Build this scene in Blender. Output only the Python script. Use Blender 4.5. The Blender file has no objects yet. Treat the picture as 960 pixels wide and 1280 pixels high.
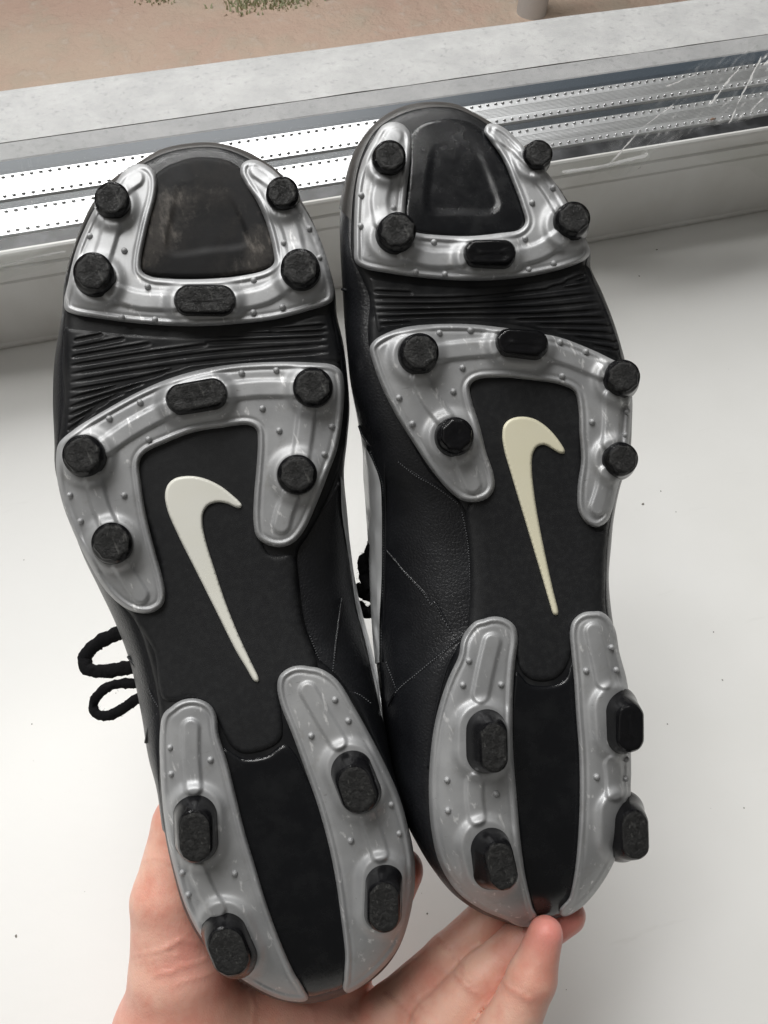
import bpy, bmesh, math, random
import numpy as np
from mathutils import Vector, Matrix, noise
from mathutils.geometry import delaunay_2d_cdt
random.seed(7); rng = np.random.default_rng(7)
scn = bpy.context.scene; C = scn.collection

# ------------------------------------------------------------------ camera
F = 1065.0                      # focal length in photo pixels (photo 960 x 1280)
H = 0.456                       # camera height above the sill
D = 0.28                        # distance from the camera to the plane the soles lie in
xw = Vector((.961, .2196, -.1673)).normalized()
zw = Vector((.0368, .4987, .866)); zw = (zw - xw * zw.dot(xw)).normalized()
yw = zw.cross(xw)
R3 = Matrix((xw, yw, zw))       # camera axes -> world
CAM = Vector((0, 0, H))
cd = bpy.data.cameras.new('camera'); cam = bpy.data.objects.new('camera', cd); C.objects.link(cam)
cam.matrix_world = Matrix.Translation(CAM) @ R3.to_4x4()
cd.sensor_fit = 'VERTICAL'; cd.sensor_height = 24; cd.lens = F / 1280 * 24
cd.clip_start = .01; cd.clip_end = 60
scn.camera = cam

# ------------------------------------------------------------------ world, lamps, exposure
W = bpy.data.worlds.new('World'); scn.world = W; W.use_nodes = True
bg = W.node_tree.nodes['Background']; bg.inputs[0].default_value = (1, .97, .90, 1); bg.inputs[1].default_value = .085
def area(name, loc, target, sx, sy, power, col):
    l = bpy.data.lights.new(name, 'AREA'); l.shape = 'RECTANGLE'; l.size = sx; l.size_y = sy; l.energy = power; l.color = col
    o = bpy.data.objects.new(name, l); C.objects.link(o); o.location = loc
    o.rotation_euler = (Vector(target) - Vector(loc)).to_track_quat('-Z', 'Y').to_euler(); return o
area('sky_light', (-.4, 3.3, 2.3), (0, .15, 0), 3.2, 2.2, 118, (1, .995, .98))
area('window_light', (-.35, .95, 2.2), (0, .1, .1), 1.9, .8, 35, (1, .99, .97))
area('room_light', (-1.7, -.9, 1.9), (0, .2, .1), 1.8, 1.8, 2.2, (1, .96, .9))
scn.view_settings.view_transform = 'Standard'; scn.view_settings.look = 'None'
scn.view_settings.exposure = .3; scn.view_settings.gamma = 1; scn.view_settings.use_curve_mapping = False
scn.cycles.max_bounces = 8; scn.cycles.transparent_max_bounces = 12
scn.cycles.use_denoising = True

# ------------------------------------------------------------------ projection helpers
A3 = np.array(R3)
def Pw(px, py, h):
    """points (photo px) at height h mm towards the camera above the sole plane -> world (N,3) metres"""
    px = np.asarray(px, float); py = np.asarray(py, float); z = D - np.asarray(h, float) / 1000
    v = np.stack([(px - 480) / F * z, (640 - py) / F * z, -z + 0 * px], -1)
    return v @ A3.T + np.array(CAM)
def ray(px, py): return R3 @ Vector(((px - 480) / F, (640 - py) / F, -1))
def hitz(px, py, z): d = ray(px, py); return CAM + d * ((z - H) / d.z)
def hity(px, py, y): d = ray(px, py); return CAM + d * (y / d.y)

# ------------------------------------------------------------------ object helpers
ORG = {}
def obj(name, V, faces, mat, parent=None, smooth=True, kind=None, origin=None):
    V = np.asarray(V, float)
    o3 = np.array(ORG[parent.name]) if (parent and origin is None) else (np.array(origin) if origin is not None else np.zeros(3))
    me = bpy.data.meshes.new(name); me.from_pydata((V - o3).tolist(), [], faces); me.update()
    bm = bmesh.new(); bm.from_mesh(me); bmesh.ops.recalc_face_normals(bm, faces=bm.faces); bm.to_mesh(me); bm.free()
    if smooth: me.shade_smooth()
    me.materials.append(mat)
    o = bpy.data.objects.new(name, me); C.objects.link(o)
    if parent: o.parent = parent; o.location = Vector(o3) - Vector(ORG[parent.name])
    else: o.location = o3
    ORG[o.name] = tuple(o3)
    if kind: o['kind'] = kind
    return o
def empty(name, loc, label, cat, group=None):
    o = bpy.data.objects.new(name, None); C.objects.link(o); o.location = loc; ORG[o.name] = tuple(loc); o.empty_display_size = .02
    tag(o, label, cat, group); return o
def tag(o, label, cat, group=None):
    o['label'] = label; o['category'] = cat
    if group: o['group'] = group
def box(x0, x1, y0, y1, z0, z1):
    V = [(x, y, z) for x in (x0, x1) for y in (y0, y1) for z in (z0, z1)]
    return V, [(0, 1, 3, 2), (4, 6, 7, 5), (0, 4, 5, 1), (2, 3, 7, 6), (0, 2, 6, 4), (1, 5, 7, 3)]
def merge(parts):
    V = []; Fs = []
    for v, f in parts:
        n = len(V); V += [tuple(a) for a in v]; Fs += [tuple(i + n for i in q) for q in f]
    return V, Fs
def bevel(o, w, seg=2):
    m = o.modifiers.new('bevel', 'BEVEL'); m.width = w; m.segments = seg; m.limit_method = 'ANGLE'
def catmull(P, step=3.0, closed=True):
    P = np.asarray(P, float); n = len(P); out = []
    rngi = range(n) if closed else range(n - 1)
    for i in rngi:
        if closed: p0, p1, p2, p3 = P[(i - 1) % n], P[i], P[(i + 1) % n], P[(i + 2) % n]
        else: p0, p1, p2, p3 = P[max(i - 1, 0)], P[i], P[i + 1], P[min(i + 2, n - 1)]
        # centripetal parametrisation keeps tight corners free of loops
        k = max(1, int(round(np.linalg.norm((p2 - p1)[:2]) / step)))
        d0 = max(np.linalg.norm(p1 - p0), 1e-3) ** .5; d1 = max(np.linalg.norm(p2 - p1), 1e-3) ** .5; d2 = max(np.linalg.norm(p3 - p2), 1e-3) ** .5
        if np.allclose(p0, p1): m1 = p2 - p1
        else: m1 = (p1 - p0) / d0 - (p2 - p0) / (d0 + d1) + (p2 - p1) / d1; m1 = m1 * d1
        if np.allclose(p2, p3): m2 = p2 - p1
        else: m2 = (p2 - p1) / d1 - (p3 - p1) / (d1 + d2) + (p3 - p2) / d2; m2 = m2 * d1
        for j in range(k):
            t = j / k
            out.append((2*t**3-3*t*t+1)*p1 + (t**3-2*t*t+t)*m1 + (-2*t**3+3*t*t)*p2 + (t**3-t*t)*m2)
    if not closed: out.append(P[-1])
    return np.array(out)
def segdist(Q, A, B):
    AB = B - A; L = (AB ** 2).sum() + 1e-9
    t = np.clip(((Q - A) @ AB) / L, 0, 1)
    return np.sqrt(((Q - A - t[:, None] * AB) ** 2).sum(1)), t
def polydist(Q, P, closed=False):
    d = np.full(len(Q), 1e9)
    n = len(P)
    for i in range(n if closed else n - 1): d = np.minimum(d, segdist(Q, P[i], P[(i + 1) % n])[0])
    return d
def inside(Q, P):
    c = np.zeros(len(Q), bool); n = len(P)
    for i in range(n):
        a, b = P[i], P[(i + 1) % n]
        m = (a[1] > Q[:, 1]) != (b[1] > Q[:, 1])
        if abs(b[1] - a[1]) > 1e-12: c ^= m & (Q[:, 0] < (b[0] - a[0]) * (Q[:, 1] - a[1]) / (b[1] - a[1]) + a[0])
    return c
def sdf(Q, P): d = polydist(Q, P, True); return np.where(inside(Q, P), d, -d)
def ss(a, b, x): t = np.clip((x - a) / (b - a), 0, 1); return t * t * (3 - 2 * t)
def fill(P, gx, gy=None, edge=()):
    """triangulate polygon P with inner grid points; returns pts, tris, n boundary"""
    gy = gy or gx
    x0, y0 = P.min(0); x1, y1 = P.max(0)
    ys = np.arange(y0, y1, gy * .87); G = []
    for k, y in enumerate(ys):
        xs = np.arange(x0 + (k % 2) * gx / 2, x1, gx); G.append(np.stack([xs, xs * 0 + y], 1))
    G = np.concatenate(G); G = G[sdf(G, P) > .55 * min(gx, gy)]
    pts = [Vector(p) for p in P] + [Vector(p) for p in G]
    n = len(P)
    vo, _, fo, ov, _, _ = delaunay_2d_cdt(pts, [(i, (i + 1) % n) for i in range(n)], [], 1, 1e-6)
    Q = np.array([(v.x, v.y) for v in vo])
    # boundary indices in output
    bi = [0] * n
    for k, src in enumerate(ov):
        for s in src:
            if s < n: bi[s] = k
    return Q, [tuple(f) for f in fo], bi
def nz(px, py, s, seed=0):
    return np.array([noise.noise(Vector((a * s, b * s, seed))) for a, b in zip(px, py)])

# ------------------------------------------------------------------ materials
def mat(name, col, rough=.5, metal=0, coat=0, spec=.5):
    m = bpy.data.materials.new(name); m.use_nodes = True; nt = m.node_tree; b = nt.nodes['Principled BSDF']
    b.inputs['Base Color'].default_value = (*col, 1); b.inputs['Roughness'].default_value = rough
    b.inputs['Metallic'].default_value = metal; b.inputs['Coat Weight'].default_value = coat
    b.inputs['Specular IOR Level'].default_value = spec
    return m, nt, b
def tc(nt, scale=None):
    t = nt.nodes.new('ShaderNodeTexCoord'); return t.outputs['Object']
def tex(nt, kind, scale, detail=4, rough=.5, vec=None, **kw):
    n = nt.nodes.new('ShaderNodeTex' + kind)
    if vec is None: vec = tc(nt)
    nt.links.new(vec, n.inputs['Vector']); n.inputs['Scale'].default_value = scale
    if 'Detail' in n.inputs: n.inputs['Detail'].default_value = detail
    if kind == 'Noise': n.inputs['Roughness'].default_value = rough
    return n
def ramp(nt, src, stops):
    r = nt.nodes.new('ShaderNodeValToRGB'); nt.links.new(src, r.inputs[0]); e = r.color_ramp.elements
    while len(e) < len(stops): e.new(.5)
    for i, (p, c) in enumerate(stops):
        e[i].position = p; e[i].color = (c, c, c, 1) if not isinstance(c, tuple) else (*c, 1)
    return r.outputs[0]
def mixc(nt, fac, a, b):
    m = nt.nodes.new('ShaderNodeMix'); m.data_type = 'RGBA'
    nt.links.new(fac, m.inputs[0])
    for s, v in ((6, a), (7, b)):
        if isinstance(v, tuple): m.inputs[s].default_value = (*v, 1)
        else: nt.links.new(v, m.inputs[s])
    return m.outputs[2]
def bump(nt, b, src, dist, strength=1.0):
    n = nt.nodes.new('ShaderNodeBump'); n.inputs['Distance'].default_value = dist; n.inputs['Strength'].default_value = strength
    nt.links.new(src, n.inputs['Height'])
    prev = b.inputs['Normal'].links
    if prev: nt.links.new(prev[0].from_socket, n.inputs['Normal'])
    nt.links.new(n.outputs[0], b.inputs['Normal'])
def mapping(nt, sc, rot=(0, 0, 0)):
    m = nt.nodes.new('ShaderNodeMapping'); m.inputs['Scale'].default_value = sc; m.inputs['Rotation'].default_value = rot
    nt.links.new(tc(nt), m.inputs['Vector']); return m.outputs[0]
M = {}
m, nt, b = mat('silver_plastic', (.5, .51, .52), .42, .4, 0)
n1 = tex(nt, 'Noise', 55, 5, .6); n2 = tex(nt, 'Noise', 420, 3, .6, mapping(nt, (1, .14, 1), (0, 0, .6)))
c = mixc(nt, ramp(nt, n1.outputs[0], [(.3, 0.), (.7, 1.)]), (.37, .375, .385), (.46, .465, .47))
sc_ = ramp(nt, n2.outputs[0], [(.62, 0.), (.72, 1.)])
n4 = tex(nt, 'Noise', 210, 7, .7); n5 = tex(nt, 'Noise', 700, 3, .6, mapping(nt, (.12, 1, 1), (0, 0, -.5)))
c = mixc(nt, ramp(nt, n4.outputs[0], [(.56, 0.), (.72, .55)]), mixc(nt, sc_, c, (.72, .72, .72)), (.33, .325, .31))
c = mixc(nt, ramp(nt, n5.outputs[0], [(.69, 0.), (.74, .7)]), c, (.25, .25, .245))
nt.links.new(c, b.inputs['Base Color'])
nt.links.new(ramp(nt, n1.outputs[0], [(.3, .42), (.7, .56)]), b.inputs['Roughness'])
bump(nt, b, n2.outputs[0], .00006); bump(nt, b, tex(nt, 'Noise', 1500, 2).outputs[0], .00002); M['silver'] = m
def black(name, lo, hi, r0, r1, dust, dscale, bsc, bd, spec=.5, coat=0):
    m, nt, b = mat(name, lo, r0, 0, coat, spec)
    n = tex(nt, 'Noise', dscale, 7, .65); f = tex(nt, 'Noise', 2600, 2, .5)
    f1 = ramp(nt, n.outputs[0], [(.45, 0.), (.72, dust)])
    v = tex(nt, 'Voronoi', 420); sp = ramp(nt, v.outputs['Distance'], [(.03, .5 * min(1, dust * 2)), (.07, 0.)])
    nt.links.new(mixc(nt, sp, mixc(nt, f1, lo, hi), (.32, .32, .31)), b.inputs['Base Color'])
    nt.links.new(ramp(nt, n.outputs[0], [(.35, r0), (.7, r1)]), b.inputs['Roughness'])
    bump(nt, b, tex(nt, 'Noise', bsc, 3).outputs[0], bd)
    M[name] = m; return m, nt, b
black('black_rubber', (.009, .0095, .011), (.04, .04, .04), .34, .52, .5, 90, 900, .00004, .36)
black('black_matte', (.013, .0135, .015), (.024, .025, .026), .5, .62, .6, 480, 3500, .00006, .34)
black('black_gloss', (.006, .0065, .008), (.022, .023, .024), .2, .34, .3, 110, 500, .00002, .4, .0)
black('black_dusty', (.010, .010, .0105), (.05, .046, .043), .5, .72, .6, 70, 900, .00003, .1)
black('stud_black', (.006, .006, .007), (.010, .010, .010), .16, .3, .2, 160, 700, .00003, .28)
black('stud_worn', (.014, .014, .014), (.045, .045, .043), .4, .66, .7, 900, 1600, .0002, .4)
black('toe_bumper', (.03, .028, .026), (.10, .095, .09), .42, .6, .7, 70, 1500, .00005)
m, nt, b = black('black_leather', (.008, .0085, .0105), (.018, .0195, .023), .3, .42, .5, 60, 1100, .00003)
v = tex(nt, 'Voronoi', 780, vec=mapping(nt, (1, 1, 1))); v.feature = 'DISTANCE_TO_EDGE'
bump(nt, b, ramp(nt, v.outputs['Distance'], [(0, 0.), (.25, 1.)]), .00012)
M['emblem'] = mat('emblem', (.78, .74, .58), .32, 0, .2)[0]
m, nt, b = mat('emblem_pale', (.8, .79, .7), .3, 0, .25); n1 = tex(nt, 'Noise', 60, 3)
nt.links.new(mixc(nt, n1.outputs[0], (.93, .925, .87), (.89, .875, .76)), b.inputs['Base Color']); M['emblem_pale'] = m
m, nt, b = mat('emblem_yellow', (.8, .75, .5), .34, 0, .2); n1 = tex(nt, 'Noise', 70, 3)
nt.links.new(mixc(nt, n1.outputs[0], (.92, .88, .70), (.87, .82, .60)), b.inputs['Base Color']); M['emblem_yellow'] = m
nt = M['stud_worn'].node_tree; b = nt.nodes['Principled BSDF']; vw = tex(nt, 'Noise', 330, 8, .75)
bump(nt, b, ramp(nt, vw.outputs[0], [(.3, 0.), (.5, .7), (.56, .75), (.75, 1.)]), .0005)
vs = tex(nt, 'Noise', 900, 2, .5, mapping(nt, (1, .1, 1), (0, 0, 1.1))); lk = b.inputs['Base Color'].links[0].from_socket
nt.links.new(mixc(nt, ramp(nt, vs.outputs[0], [(.62, 0.), (.72, .8)]), lk, (.085, .085, .08)), b.inputs['Base Color'])
nt = M['black_dusty'].node_tree; b = nt.nodes['Principled BSDF']; vs = tex(nt, 'Noise', 420, 4, .6, mapping(nt, (1, .16, 1), (0, 0, .5))); lk = b.inputs['Base Color'].links[0].from_socket
vb = tex(nt, 'Noise', 34, 6, .7)
mm_ = nt.nodes.new('ShaderNodeMath'); mm_.operation = 'MULTIPLY'; nt.links.new(ramp(nt, vs.outputs[0], [(.5, .25), (.72, 1.)]), mm_.inputs[0]); nt.links.new(ramp(nt, vb.outputs[0], [(.48, 0.), (.7, .9)]), mm_.inputs[1])
nt.links.new(mixc(nt, mm_.outputs[0], lk, (.26, .235, .21)), b.inputs['Base Color'])
M['white_patent'] = mat('white_patent', (.62, .63, .64), .25, .1, .4)[0]
m, nt, b = mat('lace', (.010, .010, .011), .95, 0, 0, .15); bump(nt, b, tex(nt, 'Noise', 1500, 4, .7).outputs[0], .0004); M['lace'] = m
M['thread'] = mat('thread', (.10, .103, .11), .7)[0]
m, nt, b = mat('sill_white', (.80, .80, .785), .34)
n1 = tex(nt, 'Noise', 9, 5); v = tex(nt, 'Voronoi', 26); v.inputs['Randomness'].default_value = 1
c = mixc(nt, ramp(nt, n1.outputs[0], [(.35, 0.), (.7, 1.)]), (.745, .742, .72), (.785, .782, .765))
n9 = tex(nt, 'Noise', 60, 6, .7, mapping(nt, (.15, 1, 1), (0, 0, .3))); c = mixc(nt, ramp(nt, n9.outputs[0], [(.64, 0.), (.74, .22)]), c, (.55, .54, .51))
n8 = tex(nt, 'Noise', 420, 5, .7); c = mixc(nt, ramp(nt, n8.outputs[0], [(.68, 0.), (.75, .35)]), c, (.5, .49, .46))
nt.links.new(c, b.inputs['Base Color']); nt.links.new(ramp(nt, n1.outputs[0], [(.3, .30), (.7, .46)]), b.inputs['Roughness'])
bump(nt, b, tex(nt, 'Noise', 120, 3).outputs[0], .00008); M['sill'] = m
m, nt, b = mat('frame_white', (.74, .74, .72), .3); n1 = tex(nt, 'Noise', 14, 5)
nt.links.new(mixc(nt, ramp(nt, n1.outputs[0], [(.4, 0.), (.7, 1.)]), (.77, .77, .755), (.66, .65, .62)), b.inputs['Base Color']); M['frame'] = m
m, nt, b = mat('gasket', (.02, .021, .023), .4); n1 = tex(nt, 'Noise', 40, 5)
nt.links.new(mixc(nt, ramp(nt, n1.outputs[0], [(.45, 0.), (.7, 1.)]), (.014, .015, .017), (.09, .093, .1)), b.inputs['Base Color']); M['gasket'] = m
m, nt, b = mat('aluminium', (.66, .67, .68), .34, .8); n1 = tex(nt, 'Noise', 90, 4, .6, mapping(nt, (.05, 1, 1)))
nt.links.new(ramp(nt, n1.outputs[0], [(.3, .26), (.7, .46)]), b.inputs['Roughness']); bump(nt, b, n1.outputs[0], .0001); M['alu'] = m
M['hole'] = mat('perforation', (.75, .76, .77), .22, .85)[0]
M['edge_blue'] = mat('edge_blue', (.036, .048, .062), .4)[0]
M['edge_dark'] = mat('edge_dark', (.05, .06, .07), .35)[0]
def ledgemat(name, a_, b_):
    m, nt, b = mat(name, a_, .6); n1 = tex(nt, 'Noise', 26, 10, .75); n2 = tex(nt, 'Noise', 190, 5, .7)
    c = mixc(nt, ramp(nt, n1.outputs[0], [(.38, 0.), (.66, 1.)]), a_, b_)
    nt.links.new(mixc(nt, ramp(nt, n2.outputs[0], [(.56, 0.), (.68, .55)]), c, tuple(x * .62 for x in a_)), b.inputs['Base Color'])
    bump(nt, b, n2.outputs[0], .0004); M[name] = m
ledgemat('ledge_light', (.36, .362, .36), (.46, .46, .455)); ledgemat('ledge_grey', (.25, .253, .255), (.32, .32, .32))
m, nt, b = mat('earth', (.36, .24, .17), .9); n1 = tex(nt, 'Noise', 1.6, 8, .6); n2 = tex(nt, 'Noise', 7, 6, .6); n3 = tex(nt, 'Noise', 40, 4)
c = mixc(nt, ramp(nt, n1.outputs[0], [(.38, 0.), (.62, 1.)]), (.72, .51, .41), (.74, .58, .46))
c = mixc(nt, ramp(nt, n2.outputs[0], [(.5, 0.), (.68, .7)]), c, (.62, .53, .42))
c = mixc(nt, ramp(nt, n3.outputs[0], [(.68, 0.), (.74, .6)]), c, (.7, .62, .54))
n6 = tex(nt, 'Noise', 14, 9, .7); c = mixc(nt, ramp(nt, n6.outputs[0], [(.55, 0.), (.7, .8)]), c, (.8, .66, .57)); n7 = tex(nt, 'Voronoi', 22); c = mixc(nt, ramp(nt, n7.outputs['Distance'], [(.05, .7), (.12, 0.)]), c, (.5, .39, .31))
nt.links.new(c, b.inputs['Base Color']); bump(nt, b, n2.outputs[0], .04); M['earth'] = m
M['grass'] = mat('grass_blade', (.42, .44, .27), .7)[0]
def clear(name, col, tr, rough):
    m = bpy.data.materials.new(name); m.use_nodes = True; nt = m.node_tree; nt.nodes.clear()
    o = nt.nodes.new('ShaderNodeOutputMaterial'); t = nt.nodes.new('ShaderNodeBsdfTransparent'); g = nt.nodes.new('ShaderNodeBsdfGlossy'); x = nt.nodes.new('ShaderNodeMixShader')
    t.inputs[0].default_value = (*col, 1); g.inputs['Roughness'].default_value = rough
    lw = nt.nodes.new('ShaderNodeLayerWeight'); lw.inputs['Blend'].default_value = tr
    nt.links.new(lw.outputs['Fresnel'], x.inputs[0]); nt.links.new(t.outputs[0], x.inputs[1]); nt.links.new(g.outputs[0], x.inputs[2]); nt.links.new(x.outputs[0], o.inputs[0])
    M[name] = m
clear('glass', (.98, .98, .98), .03, .02)
clear('film', (.97, .975, .97), .16, .15)
nt = M['film'].node_tree; g_ = next(n for n in nt.nodes if n.type == 'BSDF_GLOSSY'); xx = next(n for n in nt.nodes if n.type == 'MIX_SHADER')
df = nt.nodes.new('ShaderNodeBsdfDiffuse'); df.inputs[0].default_value = (.9, .9, .9, 1); tl = nt.nodes.new('ShaderNodeBsdfTranslucent'); tl.inputs[0].default_value = (.9, .9, .9, 1)
a1 = nt.nodes.new('ShaderNodeAddShader'); nt.links.new(df.outputs[0], a1.inputs[0]); nt.links.new(tl.outputs[0], a1.inputs[1])
m2 = nt.nodes.new('ShaderNodeMixShader'); m2.inputs[0].default_value = .28; nt.links.new(g_.outputs[0], m2.inputs[1]); nt.links.new(a1.outputs[0], m2.inputs[2]); nt.links.new(m2.outputs[0], xx.inputs[2])
m, nt, b = mat('skin', (.62, .33, .25), .40, 0, 0, .45)
n1 = tex(nt, 'Noise', 45, 4, .6); n2 = tex(nt, 'Noise', 170, 4, .6); at = nt.nodes.new('ShaderNodeAttribute'); at.attribute_name = 'flush'
c = mixc(nt, ramp(nt, n1.outputs[0], [(.4, 0.), (.6, 1.)]), (.84, .50, .385), (.75, .35, .265))
c = mixc(nt, ramp(nt, n2.outputs[0], [(.5, 0.), (.75, .35)]), c, (.83, .52, .41))
c = mixc(nt, at.outputs['Fac'], c, (.80, .31, .26)); at2 = nt.nodes.new('ShaderNodeAttribute'); at2.attribute_name = 'crease_shade'
c = mixc(nt, at2.outputs['Fac'], c, (.62, .24, .18)); nt.links.new(c, b.inputs['Base Color'])  # creases tinted darker red: reddened skin plus fold shade painted into the colour
b.inputs['Subsurface Weight'].default_value = .25; b.inputs['Subsurface Radius'].default_value = (1, .35, .2); b.inputs['Subsurface Scale'].default_value = .004
v = tex(nt, 'Voronoi', 1250, vec=mapping(nt, (1, .6, 1), (0, 0, .7))); v.feature = 'DISTANCE_TO_EDGE'
bump(nt, b, ramp(nt, v.outputs['Distance'], [(0, 0.), (.2, 1.)]), .00006)
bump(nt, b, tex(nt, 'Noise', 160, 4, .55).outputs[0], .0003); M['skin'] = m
M['seed'] = mat('seed', (.16, .07, .025), .6)[0]; M['dirt'] = mat('dirt', (.2, .19, .17), .8)[0]
M['sheet'] = mat('pale_sheet', (.6, .6, .6), .45, .2)[0]

# ------------------------------------------------------------------ setting: sill, window, ledge, ground
Yf = hitz(480, 350, 0).y                     # front face of the frame
zt = hity(480, 241, Yf).z                    # its top edge
zs = zt - .004
def yat(py, z): return hitz(480, py, z).y
y_g0 = Yf + .003; y_s1 = yat(220, zs); y_s1b = yat(187, zs); y_s2 = yat(178, zs); y_s2b = yat(147, zs); y_o = yat(127, zs + .002)
X0, X1 = -1.6, 1.9
V, Fc = box(X0, X1, -.55, Yf + .01, -.03, 0)
o = obj('window_sill', V, Fc, M['sill'], smooth=False, kind='structure'); bevel(o, .004)
win = empty('window', (0, Yf + .04, zt), 'white window frame with sealed glazing unit and metal spacer bars behind the boots', 'window')
def bxo(name, a, mt, parent, bw=0):
    V, Fc = box(*a); o = obj(name, V, Fc, mt, parent, smooth=False)
    if bw: bevel(o, bw)
    return o
# frame lower rail: profile sweep along x (bead, two shallow grooves, flat face)
zb = lambda py: hity(480, py, Yf).z
g1, g2 = zb(258), zb(274)
prof = [(Yf, -.02), (Yf, .0008), (Yf - .0012, .0022), (Yf - .0012, .004), (Yf, .0052), (Yf, g2 - .0012), (Yf + .0011, g2), (Yf, g2 + .0012), (Yf, g1 - .0012), (Yf + .0016, g1), (Yf + .0008, g1 + .0012),
        (Yf + .0008, zt - .0022), (Yf + .0013, zt - .0008), (Yf + .0026, zt), (y_g0 + .0015, zt - .0004), (y_g0 + .002, zt - .006), (y_g0 + .002, -.02)]
xs = np.linspace(X0, X1, 2); V = []; Fc = []
for x in xs: V += [(x, a, c) for a, c in prof]
n = len(prof)
Fc = [(i, (i + 1) % n, n + (i + 1) % n, n + i) for i in range(n)]
obj('frame_rail', V, Fc, M['frame'], win, smooth=False)
bxo('gasket', (X0, X1, y_g0 + .002, y_s1 - .0005, zs - .03, zs - .0005), M['gasket'], win)
def spacer(ya, yb):
    yc = (ya + yb) / 2; w = (yb - ya) / 2
    pr = [(ya, zs - .02), (ya, zs - .0012), (ya + .001, zs)]
    for k in (-.33, -.22, -.11, 0, .11, .22, .33): pr += [(yc + w * (k - .02), zs), (yc + w * k, zs - .0003), (yc + w * (k + .02), zs)]
    pr += [(yb - .001, zs), (yb, zs - .0012), (yb, zs - .02)]
    n = len(pr); V = [(x, a, c) for x in (X0, X1) for a, c in pr]
    o = obj('spacer_bar', V, [(i, i + 1, n + i + 1, n + i) for i in range(n - 1)], M['alu'], win, smooth=False)
    # perforations: small punched dimples in two rows
    parts = []
    for row in (-.72, .72):
        x = -.62
        while x < .8:
            c = np.array((x + random.uniform(-.0003, .0003), yc + w * row, zs)); vv = [tuple(c + (0, 0, .0013))]; ff = []
            for r_, hh in ((.6, .0010), (1, -.0002)):
                for k in range(10):
                    a = k * math.tau / 10; vv.append(tuple(c + (.00155 * r_ * math.cos(a), .0009 * r_ * math.sin(a), hh)))
            for k in range(10):
                ff.append((0, 1 + k, 1 + (k + 1) % 10)); ff.append((1 + k, 11 + k, 11 + (k + 1) % 10, 1 + (k + 1) % 10))
            parts.append((vv, ff)); x += .0060
    V, Fc = merge(parts); p = obj('perforation_row', V, Fc, M['hole'], o, kind='stuff')
spacer(y_s1 + .0005, y_s1b); spacer(y_s2, y_s2b)
bxo('spacer_seal', (X0, X1, y_s1b + .0005, y_s2 - .0005, zs - .02, zs - .001), M['edge_dark'], win)
bxo('outer_seal', (X0, X1, y_s2b + .0005, y_o, zs - .02, zs - .0015), M['edge_blue'], win)
ZG = 1.1
for ya in (y_s1 - .002, y_s1b + .0015, y_s2b + .002): bxo('glass_pane', (X0, X1, ya, ya + .003, zs - .0004, ZG), M['glass'], win)
# outer ledge (weathered metal-clad ledge outside)
zl = zs - .002
y_l1 = yat(110, zl); y_l2 = yat(50, zl - .006)
bxo('outer_frame', (X0, X1, y_o + .0005, y_l1, zs - .05, zl), M['ledge_grey'], win, .002)
V = []; nx_, ny_ = 90, 10
for i in range(nx_ + 1):
    for j in range(ny_ + 1):
        x = X0 + (X1 - X0) * i / nx_; y = y_l1 + .001 + (y_l2 - y_l1) * j / ny_
        V.append((x, y, zl - .001 - .006 * j / ny_ + .0006 * noise.noise(Vector((x * 25, y * 25, 0)))))
Fc = [(i * (ny_ + 1) + j, (i + 1) * (ny_ + 1) + j, (i + 1) * (ny_ + 1) + j + 1, i * (ny_ + 1) + j + 1) for i in range(nx_) for j in range(ny_)]
n0 = len(V)
for i in range(nx_ + 1): V.append((X0 + (X1 - X0) * i / nx_, y_l2 + .001, zl - .05))
Fc += [(i * (ny_ + 1) + ny_, (i + 1) * (ny_ + 1) + ny_, n0 + i + 1, n0 + i) for i in range(nx_)]
obj('outdoor_ledge', V, Fc, M['ledge_light'], kind='structure')
# outdoor ground, well below the window
zg = -1.5
g = 60; V = []
for i in range(g + 1):
    for j in range(g + 1):
        x = -12 + 26 * i / g; y = .9 + 24 * (j / g) ** 1.6
        V.append((x, y, zg + .05 * noise.noise(Vector((x * 1.5, y * 1.5, 3)))))
obj('ground', V, [(i * (g + 1) + j, (i + 1) * (g + 1) + j, (i + 1) * (g + 1) + j + 1, i * (g + 1) + j + 1) for i in range(g) for j in range(g)], M['earth'], kind='structure')
parts = []
for (px, py, sp, cnt) in ((318, 3, .07, 130), (345, 6, .05, 60), (200, 1, .04, 50), (372, 2, .05, 40)):
    c = hitz(px, py, zg)
    for k in range(cnt):
        x = c.x + random.gauss(0, sp); y = c.y + random.gauss(0, sp * .5); a = random.uniform(0, 6.28); hgt = random.uniform(.006, .016); w = .005
        dx, dy = math.cos(a), math.sin(a); lx, ly = random.uniform(-.02, .02), random.uniform(-.02, .02)
        parts.append(([(x - dx * w, y - dy * w, zg - .01), (x + dx * w, y + dy * w, zg - .01), (x + lx * .5 + dx * w * .6, y + ly * .5 + dy * w * .6, zg + hgt * .6), (x + lx * .5 - dx * w * .6, y + ly * .5 - dy * w * .6, zg + hgt * .6), (x + lx, y + ly, zg + hgt * .9)], [(0, 1, 2, 3), (3, 2, 4)]))
V, Fc = merge(parts); o = obj('grass', V, Fc, M['grass'], kind='stuff', smooth=False); tag(o, 'sparse green grass tufts on the bare earth outside', 'grass')
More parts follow.
